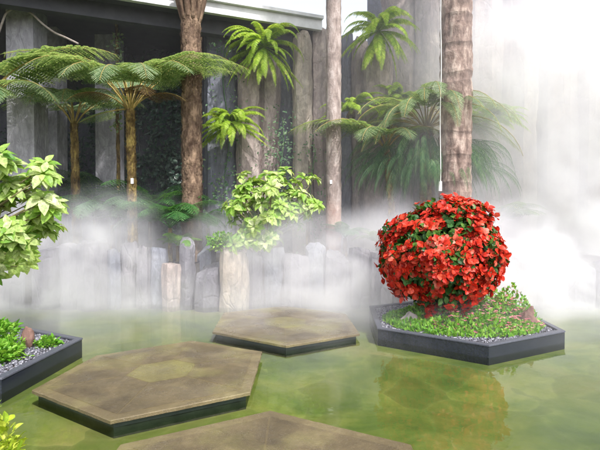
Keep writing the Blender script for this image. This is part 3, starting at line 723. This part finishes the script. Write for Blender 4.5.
ground_fern(500, 225, 11.3, 1.2, 16, 'mist-faded fern right of the thick palm', 'fern_sun')

# dark climbers on the pavilion's rear wall and between columns
def climber(x0, x1, y, z0, z1, n, label, mat='ivy', sz=.11):
    mb = MB(); k = 0; cx = R.uniform(x0, x1, n//28); cz = R.uniform(z0, z1, n//28)
    i = R.integers(0, len(cx), n); px = cx[i] + R.normal(size=n)*.24; pz = cz[i] + R.normal(size=n)*.28
    pos = np.column_stack([px, y - np.abs(R.normal(size=n))*.20 - .02, pz])
    d = nrm(np.column_stack([R.normal(size=n)*.7, -.4-R.random(n)*.6, -.4+R.normal(size=n)*.5]))
    stamp(mb, *LEAF, pos, frames(d, nrm(np.column_stack([R.normal(size=n)*.4, -np.ones(n), .6+0*px]))), sz*(.7+.7*R.random(n)))
    for q in range(max(1, int((x1-x0)*2.5))):
        xx = x0+(x1-x0)*(q+.5)/max(1, int((x1-x0)*2.5)); zs = np.linspace(z0-.5, z1, 16)
        tube(mb, np.stack([xx+.08*np.sin(zs*2.1+q), np.full(16, y-.03), zs], -1), .016, 5)
    org = ((x0+x1)/2, y, z0); return tag(mb.build('climbing_plant', M[mat], origin=org), label, 'climbing plant')
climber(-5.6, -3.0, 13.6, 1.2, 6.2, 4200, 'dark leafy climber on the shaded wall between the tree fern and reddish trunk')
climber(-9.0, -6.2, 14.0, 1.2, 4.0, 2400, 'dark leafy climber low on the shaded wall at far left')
climber(-1.95, -1.72, 12.0, 2.0, 6.0, 420, 'thin green climber in the gap beside the lower lime fern', 'fern_dark', .07)
climber(-.56, -.42, 12.1, 1.4, 4.2, 300, 'thin green climber on the dark recess left of the cream pillar', 'fern_dark', .07)
climber(.25, .40, 11.85, 1.4, 3.4, 200, 'thin climber right of the cream pillar base', 'fern_dark', .06)
# climbers need something to hold: posts
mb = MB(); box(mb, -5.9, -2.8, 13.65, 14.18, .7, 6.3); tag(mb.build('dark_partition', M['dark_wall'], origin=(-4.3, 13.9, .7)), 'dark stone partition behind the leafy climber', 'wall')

# bare looping vine, upper left
mb = MB(); kp = np.array([P(-12, 62, 10.2), P(1, 34, 10.2), P(8, 14, 10.25), P(20, 8, 10.3), P(31, 12, 10.35), P(44, 25, 10.4), P(56, 34, 10.4), P(68, 39, 10.4), P(80, 45, 10.4)])
tt = np.linspace(0, 8, 70); pts = np.stack([np.interp(tt, np.arange(9), kp[:, k]) for k in range(3)], -1)
for _ in range(6): pts[1:-1] = (pts[:-2]+pts[1:-1]*2+pts[2:])/4
tube(mb, pts, .022, 7)
tag(mb.build('vine', M['vine'], origin=kp[0]), 'bare grey-brown vine looping past the top of the concrete column', 'vine')
# slender mossy stem rising behind the ferns
mb = trunk_mesh(P(119, 225, 11.6)*[1,1,0]+[0,0,.7], P(118, 20, 11.6), .05, .035, .015, 10, seed=3)
n = 420; t_ = R.random(n); pos = np.column_stack([P(118.5, 0, 11.6)[0]+R.normal(size=n)*.06, 11.6+R.normal(size=n)*.06, 3.8+2.3*t_])
o = empty('slender_tree', P(119, 225, 11.6)*[1,1,0]+[0,0,.7], 'slender mossy stem poking up behind the nearer tree fern', 'tree'); ol = tuple(o.location)
mb.build('trunk', M['bark_fern'], o, origin=ol); m2 = MB(); stamp(m2, *LEAF, pos, frames(rand_dirs(n), rand_dirs(n)), .05+.05*R.random(n)); m2.build('leaves', M['fern_sun'], o, origin=ol)

# ------------------------------------------------------------------ lime shrubs with rosettes
def lime_shrub(root, ros, ln, label, seed=0, nl=8, petiole=.35, off=(0, 0, 0)):
    root = np.asarray(root, float); o = empty('lime_shrub', root, label, 'shrub', 'shrubs with pale lime rosettes')
    ms = MB(); ml = MB(); ros = np.asarray(ros, float); cen = ros.mean(0)
    fork = root*.55 + cen*.45 + np.asarray(off)
    tube(ms, [root, root*.6+fork*.4+[.03,0,0], fork], [.045, .04, .035], 8)
    for c in ros:
        mid = (fork+c)/2 + R.normal(size=3)*.05 - [0,0,.05]
        tube(ms, [fork, mid, c-[0,0,.03]], [.016, .011, .006], 6)
    nn_ = nrm((ros-cen)*.55 + np.array([0, -.45, .8])*.6)
    whorls(ml, ros, nn_, nl, ln, leaf_t(.32, .16, .50, (.15, .8, 1.0, .74, .04)), 84, petiole)
    ms.build('branches', M['stem'], o, smooth=True, origin=root); ml.build('leaves', M['croton'], o, origin=root)
    return o
Z = 9.35
rz = [(252,182),(266,178),(280,180),(294,183),(243,192),(258,192),(272,190),(287,194),(300,198),(240,202),(254,205),(268,204),(283,206),(297,208),(308,207),(247,216),(261,218),(276,218),(290,212),(250,229),(264,231),(275,232),(256,241),(267,243),(245,238),(238,212)]
rz = rz + [(x+R.normal()*8, y+R.normal()*6) for x, y in rz[:26]] + [(272+R.normal()*17, 211+R.normal()*15) for _ in range(34)] + [(x+R.normal()*9, y+R.normal()*7) for x, y in rz[:26]]
lime_shrub([(256-300)/480*9.7, 9.75, .8], [P(x+R.normal()*2, y+R.normal()*2, 9.55+R.normal()*.32-(y-180)*.004) for x, y in rz], .16, 'pale lime leafy shrub spreading over the cream stump', nl=9)
tiers = [(3,166,5.9),(-8,178,6.0),(12,186,6.2),(40,174,6.1),(30,180,6.5),(48,184,6.3),(44,204,6.1),(32,198,6.5),(54,208,6.4),(38,212,6.2),(4,238,5.9),(18,243,6.1),(-8,248,6.2),(24,252,6.3),(50,236,6.9),(42,240,7.0),(12,268,7.5),(-2,272,7.3),(22,264,7.7),(-14,206,6.2),(26,224,6.6),(4,208,6.6)]
rz = [(x+R.normal()*4.5, y-(9 if y > 225 else 3)+R.normal()*3.5, z+R.normal()*.12) for x, y, z in tiers for _ in range(3)]
lime_shrub([-4.6, 6.0, .12], [P(x, y, z) for x, y, z in rz], .165, 'pale lime leafy shrub reaching in from the left edge above the planter', nl=9, off=(-1.0, 0, .25))

# small rounded leaf plant on the stump
def mound(c, rad, n, sz, mat, name, label, cat, seed=0, kind=None, group=None, flat=.7, leaf=LEAF, parent=None, mat_obj=None):
    mb = MB(); d = rand_dirs(n); d[:, 2] = np.abs(d[:, 2])*1.0
    r = R.random(n)**.33; lump = np.array([.75+.45*mn.noise(Vector(x*2.1)+Vector((seed, 0, 0))) for x in d])
    pos = np.asarray(c) + d*np.asarray(rad)*(r*lump)[:, None]
    dd = nrm(d + rand_dirs(n)*.7 + [0, 0, .15])
    stamp(mb, *leaf, pos, frames(dd, nrm(rand_dirs(n)*.6+[0, 0, 1.])), sz*(.6+.8*R.random(n)))
    if parent is not None: return mb.build(name, mat, parent, origin=tuple(parent.location))
    # stems
    for k in range(10):
        a = R.random()*6.28; q = np.asarray(c)+np.array([math.cos(a), math.sin(a), 0])*np.asarray(rad)*.6+[0, 0, rad[2]*.6]
        tube(mb, [np.asarray(c)-[0,0,.02], q], .008, 4)
    o = mb.build(name, mat, origin=tuple(c)); return tag(o, label, cat, group, kind)
mound(P(226, 250, 9.3), (.42, .35, .34), 1300, .065, M['croton'], 'small_leaved_plant', 'small round-leaved green plant on top of the cream stump', 'plant', 3)
mound(P(226, 246, 9.2)+[-.1,0,0], (.40, .3, .3), 400, .06, M['green'], 'creeper', 'darker green creeper mixed over the cream stump top', 'plant', 5)

# ------------------------------------------------------------------ red shrub
cR = np.array([(443-300)/480*7.35, 7.35, EYE + (216-253)/480*7.35]); RR = .82
rs_ = empty('red_shrub', (cR[0], cR[1], .12), 'round shrub covered in bright red bracts in the black planter', 'shrub'); ol = tuple(rs_.location)
mt = MB(); 
for k in range(9):
    a = k*.7; e = cR + np.array([math.cos(a)*.5, math.sin(a)*.5, -.1+.5*R.random()])
    tube(mt, [np.array([cR[0]+.04*math.cos(a), cR[1]+.04*math.sin(a), .1]), np.array([cR[0]+.12*math.cos(a), cR[1]+.12*math.sin(a), .45]), e], [.035, .028, .012], 7)
mt.build('stems', M['vine'], rs_, smooth=True, origin=ol)
def ballr(d): return RR*(1 + .20*mn.noise(Vector(d*1.9)) + .13*mn.noise(Vector(d*5.0)))
n = 6500; d = rand_dirs(n); r = np.array([ballr(x) for x in d])*(.55+.44*R.random(n)**.5); sq = np.array([1.02, 1.0, .93])
mg = MB(); stamp(mg, *LEAF, cR + d*sq*r[:, None], frames(nrm(d+rand_dirs(n)*.8), nrm(d+rand_dirs(n)*.5+[0,0,.4])), .08+.07*R.random(n))
mg.build('leaves', M['shrubgreen'], rs_, origin=ol)
mr = MB(); n = 2100; d = rand_dirs(int(n)); clump = np.array([mn.noise(Vector(x*3.3)+Vector((4, 2, 9))) for x in d])
keep = (clump > -.32 + .36*np.clip(d[:, 2], 0, 1)) ; d = d[keep]; BR = leaf_t(.46, .14, .35, (.25, .9, 1.0, .9, .4))
for x in d:
    c = cR + x*sq*ballr(x)*(R.uniform(.90, 1.08) if R.random() > .07 else R.uniform(1.06, 1.12)); k = int(R.integers(4, 8)); nn_ = nrm(x + rand_dirs(1)[0]*.35 + [0, 0, .15])
    ax = nrm(np.cross(nn_, [.2, .5, .8])); ay = np.cross(nn_, ax); a = R.random()*6.28 + np.arange(k)*2*PI/k + R.normal(size=k)*.3; el = np.radians(R.uniform(25, 95, k))
    dd = (np.cos(a)*np.sin(el))[:, None]*ax + (np.sin(a)*np.sin(el))[:, None]*ay + np.cos(el)[:, None]*nn_
    stamp(mr, *BR, c + dd*.012, frames(dd, np.tile(nn_, (k, 1))), R.uniform(.04, .095, k))
mr.build('red_bracts', M['red'], rs_, origin=ol)

# ground cover in the red shrub's planter
mb = MB(); n = 9000
def cover(cx, cy_, rx, ry, n, h):
    a = R.random(n)*6.28; rr = np.sqrt(R.random(n)); x = cx+np.cos(a)*rr*rx; y = cy_+np.sin(a)*rr*ry
    z = np.array([h*(1-q*q)*(.7+.6*mn.noise(Vector((u_*4, v_*4, 0)))) for q, u_, v_ in zip(rr, x, y)])
    return np.column_stack([x, y, .13 + np.abs(z)*R.random(n)**.4])
pos = np.vstack([cover(cC[0]+.0, cC[1]-.22, 1.16, .98, n-2000, .40), cover(cC[0]+.55, cC[1]-.05, .70, .55, 2000, .66)]); dd = nrm(rand_dirs(n)+[0,0,1.1])
stamp(mb, *LEAF, pos, frames(dd, rand_dirs(n)), .035+.045*R.random(n))
gc = tag(mb.build('ground_cover', M['green'], origin=(cC[0], cC[1], .12)), 'low bright green ground cover with pink flowers below the red shrub', 'ground cover', kind='stuff')
mb = MB(); n = 1350; pos = np.vstack([cover(cC[0]+.1, cC[1]-.35, 1.05, .75, 800, .46), cover(cC[0]+.58, cC[1]-.08, .62, .48, 550, .64)])+[0, 0, .035]
for k in range(5):
    a = k*2*PI/5+.2; dd = nrm(np.tile([math.cos(a), math.sin(a), .55], (n, 1))+rand_dirs(n)*.2); stamp(mb, *LEAF, pos, frames(dd, np.tile([0, 0, 1.], (n, 1))), .024+.01*R.random(n))
mb.build('pink_flowers', M['pink'], gc, origin=(cC[0], cC[1], .12))
stone('stone', (3.27, 6.93, .22), (.15, .10, .19), M['rustrock'], 'brownish wedge stone leaning at the right end of the red shrub planter', (.35, 0), 1)
stone('stone', (1.62, 6.98, .18), (.15, .10, .17), M['greyrock'], 'taupe stone half under the red shrub on its left side', (-.1, 0), 2)
stone('stone', (-3.33, 5.84, .24), (.085, .07, .15), M['rustrock'], 'reddish stone behind the green bush in the left planter', (.1, 0), 3)

# left planter bush, tufts, corner bush
mound((-3.88, 5.55, .12), (.62, .66, .50), 5200, .062, M['green'], 'green_bush', 'fresh green low bush in the left planter', 'bush', 2)
mound((-3.42, 5.30, .12), (.40, .50, .26), 1800, .055, M['green'], 'green_bush', 'lower front tufts of green beside the gravel strip in the left planter', 'bush', 12)
mound((-3.12, 5.92, .12), (.17, .14, .12), 260, .06, M['green'], 'leaf_tuft', 'small green tuft on gravel beside the reddish stone', 'plant', 4)
0 and mound((-3.25, 5.3, .12), (.3, .3, .10), 260, .05, M['yellow'], 'leaf_tuft', 'sparse yellow-green tuft at the front of the left planter', 'plant', 6)
mound((-1.64, 2.38, .15), (.36, .36, .68), 2600, .055, M['yellow'], 'yellow_green_bush', 'bright yellow-green bush in the lower left corner', 'bush', 8)

# ------------------------------------------------------------------ mist
def mist():
    m, nt, out = newmat('drifting mist')
    t = nt.nodes.new('ShaderNodeNewGeometry'); sx = nt.nodes.new('ShaderNodeSeparateXYZ'); nt.links.new(t.outputs['Position'], sx.inputs[0])
    X, Y, Zz = sx.outputs
    def sm(v, a, b, lo=0., hi=1.):
        r = nt.nodes.new('ShaderNodeMapRange'); r.interpolation_type = 'SMOOTHSTEP'
        nt.links.new(v, r.inputs[0])
        for k, x in zip((1, 2, 3, 4), (a, b, lo, hi)): r.inputs[k].default_value = x
        return r.outputs[0]
    mul = lambda *a: a[0] if len(a) == 1 else math_(nt, 'MULTIPLY', a[0], mul(*a[1:]))
    n1 = tex(nt, wcoord(nt, (1, 1, 1.25)), .75, 3, .55, .6)
    n2 = tex(nt, wcoord(nt, (1, 1, 1.2)), 2.1, 2, .55, .3)
    puff = sm(math_(nt, 'ADD', math_(nt, 'MULTIPLY', n1, .8), math_(nt, 'MULTIPLY', n2, .2)), .39, .60)
    # low bank hanging over the pool edge and the bed
    top = math_(nt, 'ADD', 1.68, math_(nt, 'MULTIPLY', math_(nt, 'SUBTRACT', n1, .5), 2.2))
    zr = math_(nt, 'SUBTRACT', Zz, top)
    bank = mul(sm(zr, .45, -.65), sm(Y, 7.4, 9.2), sm(Y, 12.5, 11.5), math_(nt, 'ADD', .14, math_(nt, 'MULTIPLY', puff, 1.15)))
    # thin over the posts left of the stump
    gap = math_(nt, 'SUBTRACT', 1.0, mul(sm(X, -3.1, -2.5), sm(X, -1.0, -1.5), .75))
    bank = mul(bank, gap, LOW)
    # tall plume on the right
    plume = mul(sm(X, 1.6, 5.4), sm(Y, 8.3, 10.8), sm(Zz, 7.6, 6.2), math_(nt, 'ADD', .35, puff), HIGH)
    veil = mul(sm(X, -2.0, 3.2, .22, 1.), sm(Y, 9.0, 10.5), sm(Zz, 7.6, 6.4), VEIL)
    skim = mul(sm(Zz, .75, .05), sm(Y, 5.3, 7.6), sm(Y, 9.6, 9.0), sm(n1, .35, .6), .30)
    veil = math_(nt, 'ADD', veil, skim)
    den = math_(nt, 'ADD', math_(nt, 'ADD', bank, plume), veil)
    def cloud(px, py, Zc, rx, ry, rz, d):
        c = P(px, py, Zc)
        a = nt.nodes.new('ShaderNodeVectorMath'); a.operation = 'SUBTRACT'; nt.links.new(t.outputs['Position'], a.inputs[0]); a.inputs[1].default_value = c
        b = nt.nodes.new('ShaderNodeVectorMath'); b.operation = 'DIVIDE'; nt.links.new(a.outputs[0], b.inputs[0]); b.inputs[1].default_value = (rx, ry, rz)
        l = nt.nodes.new('ShaderNodeVectorMath'); l.operation = 'LENGTH'; nt.links.new(b.outputs[0], l.inputs[0])
        return mul(sm(l.outputs['Value'], 1.0, .15), math_(nt, 'ADD', .15, puff), d)
    for cl in ((100, 235, 9.1, 1.7, 1.0, 1.1, 1.2), (30, 285, 8.7, 1.8, .9, .8, 1.1), (275, 245, 9.0, 1.2, .7, .6, .8), (555, 262, 9.0, 2.4, .8, .7, 1.2), (335, 285, 8.7, 1.5, 1.1, .85, 1.6), (300, 230, 9.4, 1.4, 1.0, .9, .6), (370, 320, 8.3, 1.0, .9, .35, .8),
               (500, 290, 8.8, 1.6, 1.0, .9, 1.6), (580, 280, 8.9, 2.2, 1.0, 1.1, .9), (490, 225, 9.8, 1.4, 1.0, 1.0, .5), (590, 70, 9.8, 2.6, 1.5, 2.4, .35), (560, 312, 8.0, 1.8, 1.0, .35, .6),
               (150, 280, 8.9, 1.4, .6, .5, .35), (210, 230, 9.8, 1.0, .6, .5, .7)):
        den = math_(nt, 'ADD', den, cloud(*cl))
    vs = nt.nodes.new('ShaderNodeVolumeScatter'); vs.inputs['Color'].default_value = (.915, .89, 1.0, 1); vs.inputs['Anisotropy'].default_value = .1
    nt.links.new(den, vs.inputs['Density']); nt.links.new(vs.outputs[0], out.inputs['Volume'])
    mb = MB(); box(mb, -9.5, 10.5, 5.2, 12.9, .012, 7.7)
    o = mb.build('mist', m, origin=(0, 10, .012)); tag(o, 'white artificial mist drifting over the pool edge', 'mist', kind='stuff')
LOW, HIGH, VEIL = .60, .50, .06
mist()
